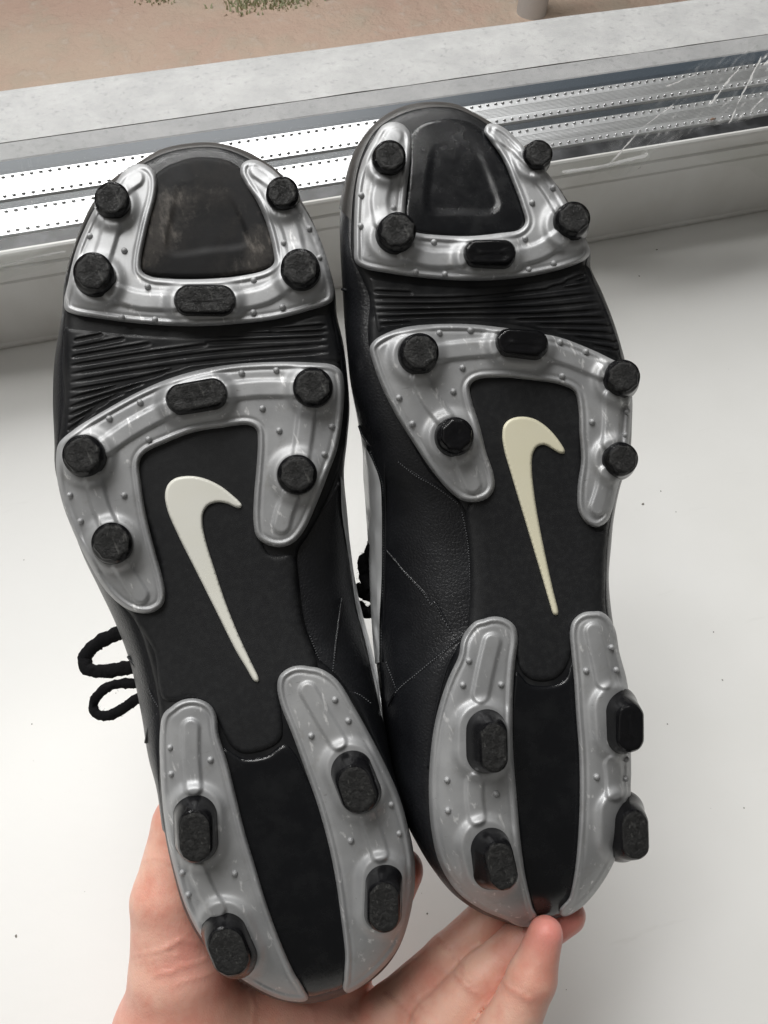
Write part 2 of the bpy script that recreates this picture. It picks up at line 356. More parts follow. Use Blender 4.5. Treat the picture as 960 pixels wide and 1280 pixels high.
# a pale post standing on the ground outside, cut by the top of the picture
def post(px, py, rad, hgt, label):
    c = hitz(px, py, zg); V = []; N = 24
    for (rr, z) in ((rad, -.1), (rad, -.05), (rad, 0), (rad, .03), (rad, hgt), (rad * .9, hgt + .01)):
        for k in range(N): a = k * math.tau / N; V.append((c.x + rr * math.cos(a), c.y + rr * math.sin(a), zg + z))
    Fc = [(k * N + i, k * N + (i + 1) % N, (k + 1) * N + (i + 1) % N, (k + 1) * N + i) for k in range(5) for i in range(N)] + [tuple(5 * N + i for i in range(N))]
    o = obj('post', V, Fc, M['sheet']); tag(o, label, 'post')
post(664, 16, .06, .9, 'pale grey post standing on the brown ground outside, cut by the top edge')
# protective film on the inside of the glass, wrinkled
yfm = Yf - .0015
def filmpatch(P, wr, name, parent, yy, seed):
    P = catmull(P, 6); Q, T, bi = fill(P, 1.6)
    pts = []
    hgt = np.zeros(len(Q))
    for (pl, a, w) in wr: hgt += a * np.exp(-(polydist(Q, np.array(pl, float)) / w) ** 2)
    hgt += .0005 * nz(Q[:, 0], Q[:, 1], .03, seed) + .0005 * nz(Q[:, 0], Q[:, 1] * .4, .12, seed) + .0003 * nz(Q[:, 0] + Q[:, 1], Q[:, 1] * .3, .22, seed)
    for q, k in zip(Q, hgt): p = hity(q[0], q[1], yy - max(k, -.0005)); pts.append(tuple(p))
    return obj(name, pts, T, M['film'], parent)
film = empty('protective_film', tuple(hity(100, 300, yfm)), 'clear wrinkled plastic film hanging over the left glass and frame', 'plastic film')
filmpatch([(-30, 150), (60, 170), (120, 200), (135, 250), (118, 285), (60, 300), (20, 330), (-30, 345)],
          [([(20, 180), (28, 220), (22, 260)], .0032, 1.6), ([(30, 175), (40, 215), (38, 262)], .0036, 1.5), ([(48, 195), (58, 230), (50, 280)], .003, 1.5), ([(10, 210), (20, 245)], .0009, 1.3), ([(62, 205), (63, 250), (80, 262), (110, 262)], .003, 1.5), ([(0, 292), (40, 280), (80, 258)], .0014, 2.5)], 'film_sheet', film, yfm, 1)
filmpatch([(-30, 318), (30, 312), (70, 305), (85, 318), (60, 335), (20, 345), (-30, 362)], [([(0, 330), (50, 318), (80, 312)], .0014, 2.5)], 'film_sheet', film, Yf - .0009, 1.3)
film2 = empty('protective_film', tuple(hity(800, 180, yfm)), 'clear scratched plastic film over the right end of the glass', 'plastic film')
filmpatch([(735, 225), (770, 165), (830, 110), (880, 75), (990, 40), (990, 120), (935, 150), (880, 160), (820, 190), (800, 205), (760, 212)],
          [([(800, 132), (830, 108), (868, 92)], .0008, 1.0), ([(884, 130), (900, 108), (922, 86)], .0008, 1.0), ([(888, 128), (910, 100)], .0006, 1.0), ([(760, 205), (800, 160), (840, 130)], .0007, 1.2), ([(905, 165), (925, 120), (950, 70)], .0009, 1.3)], 'film_sheet', film2, yfm, 3)
filmpatch([(700, 205), (745, 200), (810, 188), (812, 200), (770, 222), (750, 212), (705, 222)], [([(705, 212), (750, 206), (805, 192)], .002, 3)], 'film_sheet', film2, Yf - .003, 4)
filmpatch([(880, 196), (930, 186), (990, 172), (990, 215), (950, 222), (935, 210), (900, 206)], [([(890, 200), (940, 192), (985, 180)], .0014, 2), ([(940, 205), (950, 190)], .0009, 1.3)], 'film_sheet', film2, Yf - .003, 5)
def tube(pts, r, flat=1.0, nseg=8, fl_axis=None):
    """swept tube through world points; r scalar or list"""
    P = [Vector(p) for p in pts]; n = len(P); V = []; Fc = []
    r = [r] * n if not hasattr(r, '__len__') else r
    up = Vector(fl_axis) if fl_axis is not None else Vector((.3, .2, .9))
    for i in range(n):
        t = (P[min(i + 1, n - 1)] - P[max(i - 1, 0)]).normalized()
        s = t.cross(up).normalized(); u = s.cross(t).normalized()
        for k in range(nseg):
            a = k * math.tau / nseg; V.append(tuple(P[i] + s * r[i] * math.cos(a) + u * r[i] * flat * math.sin(a)))
    for i in range(n - 1):
        for k in range(nseg): Fc.append((i * nseg + k, i * nseg + (k + 1) % nseg, (i + 1) * nseg + (k + 1) % nseg, (i + 1) * nseg + k))
    Fc.append(tuple(range(nseg))[::-1]); Fc.append(tuple((n - 1) * nseg + k for k in range(nseg)))
    return V, Fc
# small things: seed on the spacer, dirt on the sill
p = hitz(891, 149, zs + .0015)
ve = []; fe = []
V, Fc = tube([p + Vector((k * .0011, .0002 * math.sin(k), 0)) for k in (-2, -1.3, 0, 1.3, 2)], [.0003, .0010, .0013, .0009, .0002], .7)
o = obj('seed_husk', V, Fc, M['seed']); tag(o, 'tiny brown seed husk on the right end of the metal spacer bar', 'seed')
parts = []
spots = [(821, 312, .9), (799, 345, .7), (804, 630, 1.1), (826, 614, .6), (20, 1170, .8), (903, 850, .6), (892, 790, .5), (930, 1010, .4), (40, 905, .4), (845, 640, .4), (834, 905, .5), (534, 1142, .6), (30, 700, .4)] + [(random.uniform(0, 960), random.uniform(450, 1280), random.uniform(.15, .35)) for _ in range(12)]
for px, py, s in spots:
    c = hitz(px, py, 0); s *= .001; k0 = []
    for k in range(6): a = k * math.tau / 6; rr = s * random.uniform(.6, 1.2); k0.append((c.x + rr * math.cos(a), c.y + rr * math.sin(a), 0.0001))
    parts.append((k0 + [(c.x, c.y, s * .5)], [(k, (k + 1) % 6, 6) for k in range(6)]))
V, Fc = merge(parts); o = obj('dirt_speck', V, Fc, M['dirt'], kind='stuff'); tag(o, 'tiny dark dirt specks scattered on the white sill', 'dirt')

# ------------------------------------------------------------------ boots
def T(ox, oy, s): return lambda pts: [(ox + x * s, oy + y * s) for x, y in pts]
tA = T(50, 160, 1 / 2.4); tC = T(50, 420, .4375); tE = T(140, 800, .4375)
tB = T(400, 110, .4375); tD = T(420, 400, .4375); tF = T(460, 750, .4375)
MM = .263   # mm per px at the sole plane

sph_me = None
def sphere_mesh(name, mt):
    bm = bmesh.new(); bmesh.ops.create_uvsphere(bm, u_segments=14, v_segments=8, radius=1); me = bpy.data.meshes.new(name); bm.to_mesh(me); bm.free(); me.shade_smooth(); me.materials.append(mt); return me
BUMP = sphere_mesh('rivet_bump', M['silver'])

def smooth(h, n=9):
    k = np.pad(h, n, mode='edge'); return np.convolve(k, np.ones(2 * n + 1) / (2 * n + 1), 'valid')
class Boot:
    def __init__(s, S, U, toe, heel, roll, label):
        s.S0 = np.array(S, float); s.U0 = np.array(U, float)
        both = catmull(np.concatenate([s.S0, s.U0], 1), 5)
        s.S, s.U = both[:, :2], both[:, 2:]
        s.toe = np.array(toe, float); s.heel = np.array(heel, float); s.roll = roll
        s.ax = (s.heel - s.toe); s.L = np.linalg.norm(s.ax); s.ax /= s.L; s.nx = np.array((s.ax[1], -s.ax[0]))
        # lookup of distance to the sole edge
        x0, y0 = s.S.min(0) - 20; x1, y1 = s.S.max(0) + 20
        s.gx = np.arange(x0, x1, 5.); s.gy = np.arange(y0, y1, 5.)
        X, Y = np.meshgrid(s.gx, s.gy, indexing='ij'); s.G = sdf(np.stack([X.ravel(), Y.ravel()], 1), s.S).reshape(X.shape)
        c = (s.toe + s.heel) / 2; s.root = empty('football_boot', tuple(Pw(*c, -35)), label, 'football boot', 'pair of football boots held soles up')
    def edge(s, Q):
        fx = np.clip((Q[:, 0] - s.gx[0]) / 5, 0, len(s.gx) - 1.001); fy = np.clip((Q[:, 1] - s.gy[0]) / 5, 0, len(s.gy) - 1.001)
        i = fx.astype(int); j = fy.astype(int); a = fx - i; b_ = fy - j; G = s.G
        return G[i, j] * (1 - a) * (1 - b_) + G[i + 1, j] * a * (1 - b_) + G[i, j + 1] * (1 - a) * b_ + G[i + 1, j + 1] * a * b_
    def hb(s, Q):
        Q = np.asarray(Q, float).reshape(-1, 2); r = Q - s.toe; v = r @ s.ax / s.L; cr = r @ s.nx   # cross, + = right
        h = -s.roll * cr * MM
        h -= 11 * np.clip((.2 - v) / .2, 0, 1) ** 2
        h -= 7 * np.clip((v - .86) / .14, 0, 1) ** 2
        d = np.clip(s.edge(Q), 0, None); heelw = ss(.62, .8, v)
        R = 22 + 22 * heelw
        k = np.clip(1 - d / R, 0, 1); h -= (2.0 + 5.5 * heelw) * (1 - np.sqrt(np.clip(1 - k ** 2, 0, 1)))
        h -= 2.2 * np.exp(-((v - .53) / .12) ** 2)
        return h
    def P(s, Q, off): Q = np.asarray(Q, float).reshape(-1, 2); return Pw(Q[:, 0], Q[:, 1], s.hb(Q) + off)
    def sheet(s, name, poly, mt, hfun, pitch=(2.4, None), skirt=2.5, parent=None, step=3, smoothpoly=True):
        P = catmull(poly, step) if smoothpoly else np.array(poly, float)
        Q, Tt, bi = fill(P, *pitch); off = hfun(Q, sdf(Q, P))
        V = s.P(Q, off); n = len(V)
        Vs = s.P(Q[bi], off[bi] - skirt); V = np.concatenate([V, Vs]); m_ = len(bi)
        Fc = Tt + [(bi[k], bi[(k + 1) % m_], n + (k + 1) % m_, n + k) for k in range(m_)]
        return obj(name, V, Fc, mt, parent or s.root)

    def upper(s, bumper_v=.0):
        n = len(s.S); S, U = s.S, s.U
        w = np.linalg.norm(U - S, axis=1) * MM; hS = s.hb(S) - .6
        dep = 9 + np.clip(w, 0, 26) * .85
        v0 = ((S - s.toe) @ s.ax) / s.L; tight = (v0 > .78) & (w < 4 * MM); U = np.where(tight[:, None], S + (U - S) * .3, U)
        rows = []; fs = [0, .12, .25, .4, .55, .7, .82, .91, .97, 1]
        for f in fs: rows.append((S + (U - S) * f, hS - dep * (1 - math.sqrt(max(0, 1 - f * f)))))
        s.loftQ = np.concatenate([r[0] for r in rows]); s.loftH = np.concatenate([r[1] for r in rows])
        v = np.clip(((U - s.toe) @ s.ax) / s.L, .13, .87); axp = s.toe + np.outer(v * s.L, s.ax)
        hU = hS - dep; tot = 28 + 16 * ss(.1, .5, v)
        for g_, z_ in ((.995, .2), (.96, .42), (.88, .64), (.74, .82), (.52, .94), (.25, .99), (.02, 1)):
            rows.append((axp + (U - axp) * g_, hU - tot * z_))
        V = np.concatenate([Pw(q[:, 0], q[:, 1], h_) for q, h_ in rows]); Fc = []
        for k in range(len(rows) - 1):
            for i in range(n): Fc.append((k * n + i, k * n + (i + 1) % n, (k + 1) * n + (i + 1) % n, (k + 1) * n + i))
        Fc.append(tuple((len(rows) - 1) * n + i for i in range(n)))
        s.up = obj('upper', V, Fc, M['black_leather'], s.root)
        # rubber toe bumper: band around the toe just outside the outsole
        vv = ((S - s.toe) @ s.ax) / s.L
        idx = [i for i in range(n)]
        sel = vv < .13; st = next(i for i in range(n) if sel[i] and not sel[i - 1]); seq = []
        i = st
        while sel[i % n]: seq.append(i % n); i += 1
        V = []; m_ = 6
        for i in seq:
            for j, f in enumerate((0, .3, .6, .85, 1.0, 1.08)):
                q = S[i] + (U[i] - S[i]) * f * 1.06; h_ = hS[i] + .5 - (dep[i] * .9) * (1 - math.sqrt(max(0, 1 - min(f, 1) ** 2))) - (4 if j == 5 else 0)
                V.append(Pw(q[0], q[1], h_))
        Fc = [(a * m_ + j, (a + 1) * m_ + j, (a + 1) * m_ + j + 1, a * m_ + j + 1) for a in range(len(seq) - 1) for j in range(m_ - 1)]
        obj('toe_bumper', np.array(V), Fc, M['toe_bumper'], s.root)
    def uh(s, Q):
        Q = np.asarray(Q, float).reshape(-1, 2); out = []
        for q in Q:
            d = ((s.loftQ - q) ** 2).sum(1); k = np.argsort(d)[:6]; w_ = 1 / (d[k] + .5); out.append((s.loftH[k] * w_).sum() / w_.sum())
        return np.array(out)
    def outsole(s):
        def hf(Q, d): return 0.15 + 0 * d - .6 * (1 - ss(0, 3, d))
        s.sheet('outsole', s.S, M['black_rubber'], hf, (5, None), 3.5, smoothpoly=False)
    def flex(s, poly, grooves):
        gr = [np.array(g_, float) for g_ in grooves]
        def hf(Q, d):
            h = .5 * ss(0, 6, d)
            for g_ in gr:
                g2_ = catmull(g_, 8, False); dd = np.full(len(Q), 1e9); Lt = len(g2_) - 1; ww = np.ones(len(Q))
                for i in range(Lt):
                    a, t = segdist(Q, g2_[i], g2_[i + 1]); m_ = a < dd; dd[m_] = a[m_]; u = (i + t[m_]) / Lt; ww[m_] = np.minimum(1, np.minimum(u, 1 - u) * 7 + .12)
                h -= 1.5 * ww * np.exp(-(dd / 1.6) ** 2) ; h += .35 * ww * np.exp(-((dd - 3) / 1.4) ** 2)
            return h
        s.sheet('flex_zone', poly, M['black_rubber'], hf, (2.6, 1.05), 1.5)
    def plate(s, name, poly, studs, ribs, bumps, lipskip=False):
        ribs = [catmull(np.array(r, float), 8, False) if len(r) > 2 else np.array(r, float) for r in ribs]
        def hf(Q, d):
            h = 1.2 + 2.0 * np.sqrt(np.clip(1 - (1 - np.clip(d / 4, 0, 1)) ** 2, 0, 1))
            h += .45 * (np.exp(-((d - 5.0) / 1.7) ** 2)) - .38 * np.exp(-((d - 8.8) / 1.6) ** 2)
            rb = np.zeros(len(Q))
            for r in ribs: rb = np.maximum(rb, 1 - ss(8, 13.2, polydist(Q, r)))
            h += 1.25 * rb
            for st in studs:
                a, b_ = stad_ends(st['b'][0], st['b'][1], st['b'][2], st['b'][3], st['b'][4]); dd = segdist(Q, a, b_)[0] - st['b'][3]
                h += (2.5 if st['oval'] else 2.0) * np.exp(-(np.clip(dd, 0, None) / 7.5) ** 2)
            h += .12 * NZ(Q) + .12
            return h
        if name == 'heel_plate':
            P0 = catmull(poly, 3); tg = np.roll(P0, -1, 0) - np.roll(P0, 1, 0); nn = np.stack([tg[:, 1], -tg[:, 0]], 1); nn /= np.linalg.norm(nn, axis=1)[:, None] + 1e-9
            if not sdf(P0[:1] - nn[:1] * 2, P0)[0] > 0: nn = -nn
            keep = s.edge(P0) < 13; P1 = P0 + nn * (2.8 * (1 - ss(7, 17, s.edge(P0))))[:, None]; pl = s.sheet(name, P1, M['silver'], hf, (2.0, None), 3.2, smoothpoly=False)
        else: pl = s.sheet(name, poly, M['silver'], hf, (2.0, None), 3.2)
        BP = np.array(bumps, float); Pp = catmull(poly, 3); hh = hf(BP, sdf(BP, Pp)); W3 = s.P(BP, hh + .15)
        for w3 in W3:
            o = bpy.data.objects.new('rivet_bump', BUMP); C.objects.link(o); o.parent = pl; o.location = Vector(w3) - Vector(ORG[pl.name]); o.rotation_euler = R3.to_euler(); o.scale = (.00105, .00105, .0011); ORG[o.name] = tuple(w3)
        for st in studs: s.stud(st)
        return pl
    def stud(s, st):
        bx, by, bh_, br, ba = st['b']; tx, ty, th_, tr, ta = st['t']; N = 48; Hh = st['h']
        base = s.hb([(bx, by)])[0] + 2.0
        def ring(cx, cy, hl, r, ang, jit=0, poly=0, seed=0):
            out = []; a0 = math.radians(ang); L = hl - r
            for k in range(N):
                a = k * math.tau / N; rr = r
                if poly: # chipped, slightly polygonal rim
                    seg = math.tau / poly; rr = r * (1 - 1.0 * (1 - math.cos(seg / 2) / math.cos(((a + .3) % seg) - seg / 2)))
                rr *= 1 + jit * noise.noise(Vector((math.cos(a) * 2.2, math.sin(a) * 2.2, seed)))
                x = rr * math.cos(a); y = rr * math.sin(a) + (L if math.sin(a) > 1e-6 else (-L if math.sin(a) < -1e-6 else 0))
                out.append((cx + x * math.cos(a0) - y * math.sin(a0), cy + x * math.sin(a0) + y * math.cos(a0)))
            return np.array(out)
        sd = bx * .13 + by * .07; rows = []
        lerp = lambda a, b_, t: a + (b_ - a) * t
        def add(t, dh, sc, jit=0, poly=0):
            cx, cy = lerp(bx, tx, t), lerp(by, ty, t); hl = lerp(bh_, th_, t) - (1 - sc) * lerp(br, tr, t); r = lerp(br, tr, t) * sc; rows.append((ring(cx, cy, hl, r, lerp(ba, ta, t), jit, poly, sd), base + dh))
        add(-.12, -2.0, 1.04); add(0, 1.0, 1.0); add(.03, 1.35, .985)
        add(.5, Hh * .5, 1.0); add(.93, Hh - 1.15, 1.0, .01)
        if not st['oval']: add(.94, Hh - .95, .95, .015, 8)
        else: add(.94, Hh - .85, .965, .015)
        add(1, Hh - .4, .95, .03, 0 if st['oval'] else 8); add(1, Hh - .1, .915, .075, 0 if st['oval'] else 8)
        V = np.concatenate([Pw(q[:, 0], q[:, 1], h_) for q, h_ in rows]); Fc = []
        for k in range(len(rows) - 1): Fc += [(k * N + i, k * N + (i + 1) % N, (k + 1) * N + (i + 1) % N, (k + 1) * N + i) for i in range(N)]
        org = Pw(bx, by, base); o = obj('stud', V, Fc, M['stud_black'], s.root, origin=org)
        # worn running face
        V = []; last = rows[-1][0]; cen = np.array((tx, ty)); Fc = []; scs = [1.03, .9, .75, .58, .4, .2]
        ax_ = np.array((-math.sin(math.radians(ta)), math.cos(math.radians(ta)))); L = th_ - tr
        allq = []; allh = []
        for j, sc in enumerate(scs):
            for q in last:
                al = np.clip((q - cen) @ ax_, -L, L) * (1 if sc > .15 else 1); c0 = cen + ax_ * al * (.45 + .55 * sc) if L > 1 else cen
                p_ = c0 + (q - (cen + ax_ * al)) * sc
                allq.append(p_)
                nn = noise.noise(Vector((p_[0] * .16, p_[1] * .16, sd))) * .55 + noise.noise(Vector((p_[0] * .45, p_[1] * .45, sd))) * .4
                allh.append(base + Hh - .05 - (.9 if j == 0 else 0) * (.35 + .5 * max(0, nn)) + (.25 * nn if j else 0) + (.12 if j == 1 else 0))
        allq = np.array(allq); allh = np.array(allh)
        # moulding nubs
        nubs = [cen] if L < 4 else [cen - ax_ * L * .75, cen + ax_ * L * .75]
        for nb in nubs:
            dd = np.linalg.norm(allq - nb, axis=1); allh += .35 * np.exp(-(dd / 2.0) ** 2) - .2 * np.exp(-((dd - 4.2) / 1.4) ** 2)
        V = Pw(allq[:, 0], allq[:, 1], allh)
        for k in range(len(scs) - 1): Fc += [(k * N + i, k * N + (i + 1) % N, (k + 1) * N + (i + 1) % N, (k + 1) * N + i) for i in range(N)]
        Fc.append(tuple((len(scs) - 1) * N + i for i in range(N)))
        obj('worn_face', V, Fc, M['stud_worn'] if st['worn'] else M['stud_black'], o)
    def stitch(s, lines, name='stitching'):
        parts = []
        for ln in lines:
            P = catmull(np.array(ln, float), 1.6, False); H_ = smooth(s.uh(P)) + .3
            for k in range(0, len(P) - 1, 2):
                a, b_ = Pw(P[k, 0], P[k, 1], H_[k]), Pw(P[k + 1, 0], P[k + 1, 1], H_[k + 1]); parts.append(tube([a, (a + b_) / 2, b_], [.00016, .00028, .00016], 1, 5))
        V, Fc = merge(parts); obj(name, V, Fc, M['thread'], s.root, kind='stuff')
    def panel_edge(s, lines, r=.0005):
        # raised lapped leather edge along a seam
        for ln in lines:
            P = catmull(np.array(ln, float), 4, False); H_ = smooth(s.uh(P)) + .02; V, Fc = tube(Pw(P[:, 0], P[:, 1], H_), r, 1, 8)
            obj('seam_welt', V, Fc, M['black_leather'], s.root)
    def ribbon(s, name, left, right, mt, lift=.5):
        n = 40
        def rs(l):
            P = catmull(np.array(l, float), 2, False); k = np.linspace(0, len(P) - 1, n); i = np.floor(k).astype(int); j = np.minimum(i + 1, len(P) - 1); return P[i] + (P[j] - P[i]) * (k - i)[:, None]
        Lq, Rq = rs(left), rs(right); rows = []
        for f in np.linspace(0, 1, 6):
            q = Lq + (Rq - Lq) * f; rows.append(Pw(q[:, 0], q[:, 1], s.uh(q) + lift + .35 * math.sin(f * math.pi)))
        V = np.concatenate(rows); Fc = [(k * n + i, k * n + i + 1, (k + 1) * n + i + 1, (k + 1) * n + i) for k in range(5) for i in range(n - 1)]
        obj(name, V, Fc, mt, s.root)
def NZ(Q): return nz(Q[:, 0], Q[:, 1], .035, 5)
def stad_ends(cx, cy, hl, r, ang):
    a = math.radians(ang); L = max(hl - r, .01); d = np.array((-math.sin(a), math.cos(a))) * L; c = np.array((cx, cy), float); return c - d, c + d
# stud record: base (x, y, half length, radius, angle of long axis from vertical), tip, height mm
def rs_(b, rb, t, rt, h=9, worn=True): return dict(b=(*b, rb, rb, 0), t=(*t, rt, rt, 0), h=h, oval=False, worn=worn)
def os_(b, hb_, rb, ab, t, ht, rt, at_, h=12, worn=True): return dict(b=(*b, hb_, rb, ab), t=(*t, ht, rt, at_), h=h, oval=True, worn=worn)

# ---- left boot (photo left) ----
SU = [((245,184),(245,179)),((275,185),(275,180)),((302,194),(303,188)),((330,210),(331,203)),((350,224),(353,220)),((378,264),(383,263)),((402,320),(407,320)),((415,365),(419,365)),((416,392),(421,393)),((422,430),(429,428)),((428,468),(434,468)),((433,505),(437,510)),((431,545),(434,550)),((422,590),(430,592)),((404,635),(434,640)),((386,668),(438,685)),((372,692),(443,725)),((374,728),(449,757)),((382,783),(457,795)),((400,824),(468,838)),((415,838),(475,870)),((434,861),(482,905)),((460,909),(487,940)),((485,962),(494,972)),((508,1027),(511,1028)),((518,1080),(520,1081)),((514,1134),(516,1135)),((496,1188),(498,1190)),((466,1223),(468,1226)),((421,1246),(422,1249)),((381,1254),(381,1256)),((344,1248),(343,1251)),((312,1232),(310,1235)),((281,1210),(279,1213)),((254,1179),(252,1181)),((232,1139),(229,1141)),((215,1082),(213,1083)),((206,1036),(203,1037)),((200,992),(196,988)),((198,940),(185,945)),((199,900),(177,895)),((190,840),(163,830)),((168,775),(143,776)),((140,745),(122,732)),((104,690),(102,690)),((84,632),(82,632)),((71,588),(69,587)),((73,556),(68,553)),((80,500),(66,500)),((78,452),(68,452)),((80,418),(73,418)),((82,385),(78,387)),((82,355),(80,355)),((94,310),(92,309)),((117,260),(114,258)),((142,229),(139,226)),((172,209),(169,206)),((205,192),(203,187))]
L = Boot([a for a, _ in SU], [b_ for _, b_ in SU], (255, 180), (395, 1252), .06, 'left black football boot with paler cream emblem, its heel resting in the palm')
L.upper(); L.outsole()
L.flex(tA([(75,600),(110,600),(280,615),(480,622),(680,600),(860,555),(880,600),(900,700),(880,705),(760,705),(600,725),(430,765),(280,830),(140,910),(75,955),(72,880),(76,760),(72,680)]),
       [tA(g) for g in ([(105,637),(188,620)],[(100,662),(252,632)],[(98,687),(330,648)],[(97,713),(300,680),(500,652)],[(97,738),(300,705),(520,675),(860,650)],[(95,763),(300,728),(540,697),(862,672)],[(93,788),(280,755),(455,708)],[(91,813),(370,737)],[(90,838),(310,765)],[(88,862),(252,793)],[(86,886),(206,817)],[(84,908),(165,848)],[(560,622),(860,611)],[(500,645),(858,630)],[(690,607),(858,593)])])
L.sheet('toe_panel', tA([(340,150),(370,120),(410,102),(460,88),(520,88),(565,97),(603,122),(635,175),(665,235),(692,300),(708,370),(708,400),(690,420),(600,440),(500,449),(400,449),(330,442),(303,430),(300,400),(312,325),(328,255),(342,195)]), M['black_dusty'],
        (lambda P_: (lambda Q, d: 1.4 * np.sqrt(np.clip(1 - (1 - np.clip(d / 5, 0, 1)) ** 2, 0, 1)) - 1.0 * ss(-4, 5, sdf(Q, P_)) * ss(215, 285, Q[:, 1])))(catmull(tA([(412,180),(480,150),(548,170),(575,215),(603,270),(624,335),(612,352),(500,368),(400,378),(379,362),(388,290),(400,235)]), 4)), (2.6, None), 1.5)
L.sheet('midfoot_panel', catmull(tC([(278,330),(440,262),(600,242),(632,270),(628,560),(655,622),(722,628),(735,720),(755,830),(790,925)]) + tE([(585,80),(500,95),(478,130),(482,190),(488,250),(483,285),(440,314),(375,324),(345,308),(318,265),(298,222),(240,170),(150,172)]) + tC([(325,900),(268,800),(285,782),(345,700),(275,420)]), 3)[::1], M['black_matte'], lambda Q, d: .9 * ss(0, 3, d) + .25, (4, None), 1.5, smoothpoly=False)
L.sheet('heel_strip', tE([(318,310),(375,338),(440,330),(492,298),(520,320),(560,400),(600,500),(635,650),(662,800),(672,920),(662,988),(610,1008),(560,1017),(530,990),(470,870),(430,750),(395,650),(350,500),(325,390)]), M['black_gloss'], lambda Q, d: .7 * ss(0, 5, d) + .15, (2.4, None), 1)
st = [rs_((142,257),23,(139.5,248),21.5), rs_((121,351),27,(115.5,339),24.5), rs_((353,248),21.5,(353,240),20), rs_((376,342),26,(375,334),24), os_((255.5,378),41,21,90,(256,374),38,18,90,8)]
L.plate('toe_plate', tA([(85,460),(97,405),(110,360),(135,300),(165,240),(195,200),(225,165),(255,125),(290,108),(325,113),(346,138),(351,170),(345,215),(330,270),(316,330),(304,395),(306,428),(330,445),(400,453),(500,453),(600,444),(680,424),(702,405),(700,370),(680,290),(650,220),(617,170),(601,135),(606,108),(628,96),(655,98),(685,115),(715,140),(760,195),(800,255),(835,320),(860,390),(875,450),(882,500),(874,522),(800,550),(700,575),(600,587),(480,595),(380,593),(280,585),(180,572),(100,558),(76,545),(72,520)]), st,
        [tA(r) for r in ([(285,150),(245,180),(216,225)],[(215,290),(195,360),(175,420)],[(215,490),(290,515),(400,522)],[(590,522),(680,500),(735,465)],[(770,380),(755,310),(735,260)],[(735,180),(690,150),(655,125)])],
        tA([(150,325),(253,368),(323,476),(245,568),(345,575),(641,457),(727,537),(640,553),(732,345),(808,302),(838,390)]))
st = [rs_((108,571),28.5,(102.5,568.5),25), rs_((140.6,680.5),27.5,(139.5,678),25), rs_((391,486),26.5,(391,483),24), rs_((371,594),26.5,(371.5,592.5),24), os_((245.6,498),41,21.5,80,(245.6,494),38,18,80,8)]
L.plate('forefoot_plate', tC([(46,340),(54,306),(100,265),(180,215),(280,160),(360,125),(450,98),(560,80),(680,74),(780,76),(835,82),(860,100),(869,140),(865,230),(850,320),(825,390),(790,480),(755,555),(725,590),(690,603),(650,597),(620,575),(610,530),(612,450),(618,380),(622,300),(618,268),(595,255),(520,262),(440,275),(360,305),(300,335),(285,360),(290,430),(305,520),(330,620),(350,690),(358,740),(350,770),(320,790),(280,791),(240,775),(190,730),(140,650),(100,570),(65,480),(48,400)]), st,
        [tC(r) for r in ([(180,320),(260,265),(370,205)],[(530,160),(620,150),(740,150)],[(765,195),(755,280),(745,350)],[(715,460),(700,500),(690,540)],[(150,400),(170,480),(195,540)],[(230,650),(260,700),(285,740)])],
        tC([(198,236),(286,190),(310,295),(576,106),(675,98),(635,207),(683,270),(833,258),(812,337),(240,455),(86,455),(116,529)]))
st = [os_((245.5,1033),46,29.5,-3,(243.5,1046),33,21,-3,13), os_((287,1176),48,30,-22,(285.5,1190),32,24,-22,13)]
L.plate('heel_plate', tE([(143,265),(150,220),(170,190),(205,170),(245,168),(280,185),(298,215),(305,270),(330,350),(355,450),(380,550),(410,650),(440,750),(480,860),(520,950),(550,1000),(553,1024),(515,1026),(470,1015),(400,980),(330,930),(270,860),(220,770),(180,640),(160,540),(147,420)]), st,
        [tE(r) for r in ([(225,250),(225,330),(232,420)],[(245,660),(265,710),(300,770)])], tE([(166,307),(169,382),(281,342),(202,664),(350,667),(218,727)]))
st = [os_((444,975),44,28,-22,(446,987),31,22,-18,13), os_((478.5,1119),46,24.5,2,(480,1134),32,20,0,13)]
L.plate('heel_plate', tE([(472,130),(480,100),(510,78),(545,73),(590,85),(640,120),(690,200),(740,290),(780,370),(815,450),(840,540),(857,640),(850,760),(810,880),(740,960),(690,995),(672,1002),(664,985),(666,900),(655,800),(640,690),(620,590),(590,480),(555,380),(515,270),(480,180)]), st,
        [tE(r) for r in ([(560,145),(600,215),(645,290)],[(730,500),(750,560),(765,610)])], tE([(637,170),(675,230),(569,273),(797,470),(820,552),(682,573)]))
def emblem(bt, poly, mt):
    bt.sheet('emblem', poly, mt, lambda Q, d: 1.4 + 1.0 * np.sqrt(np.clip(1 - (1 - np.clip(d / 3, 0, 1)) ** 2, 0, 1)), (1.8, None), 1.2)
emblem(L, tC([(577,484),(574,491),(560,490),(535,479),(505,475),(480,485),(467,505),(465,540),(475,590),(500,670),(530,760),(570,860),(605,935),(624,975),(626,984),(620,989),(612,986),(590,950),(560,900),(510,800),(450,680),(395,570),(365,500),(357,455),(365,425),(385,407),(420,400),(460,404),(510,425),(550,455)]), M['emblem_pale'])
G = T(380, 520, .25); Hh_ = T(380, 720, .25); K = T(60, 700, 200 / 960)
L.ribbon('side_stripe', G([(184,300),(190,480),(215,650),(238,800),(262,960)]) + Hh_([(300,300),(340,480),(385,690)]), G([(198,330),(212,480),(232,650),(252,800),(285,960)]) + Hh_([(322,300),(365,480),(398,730)]), M['white_patent'], 2.0)
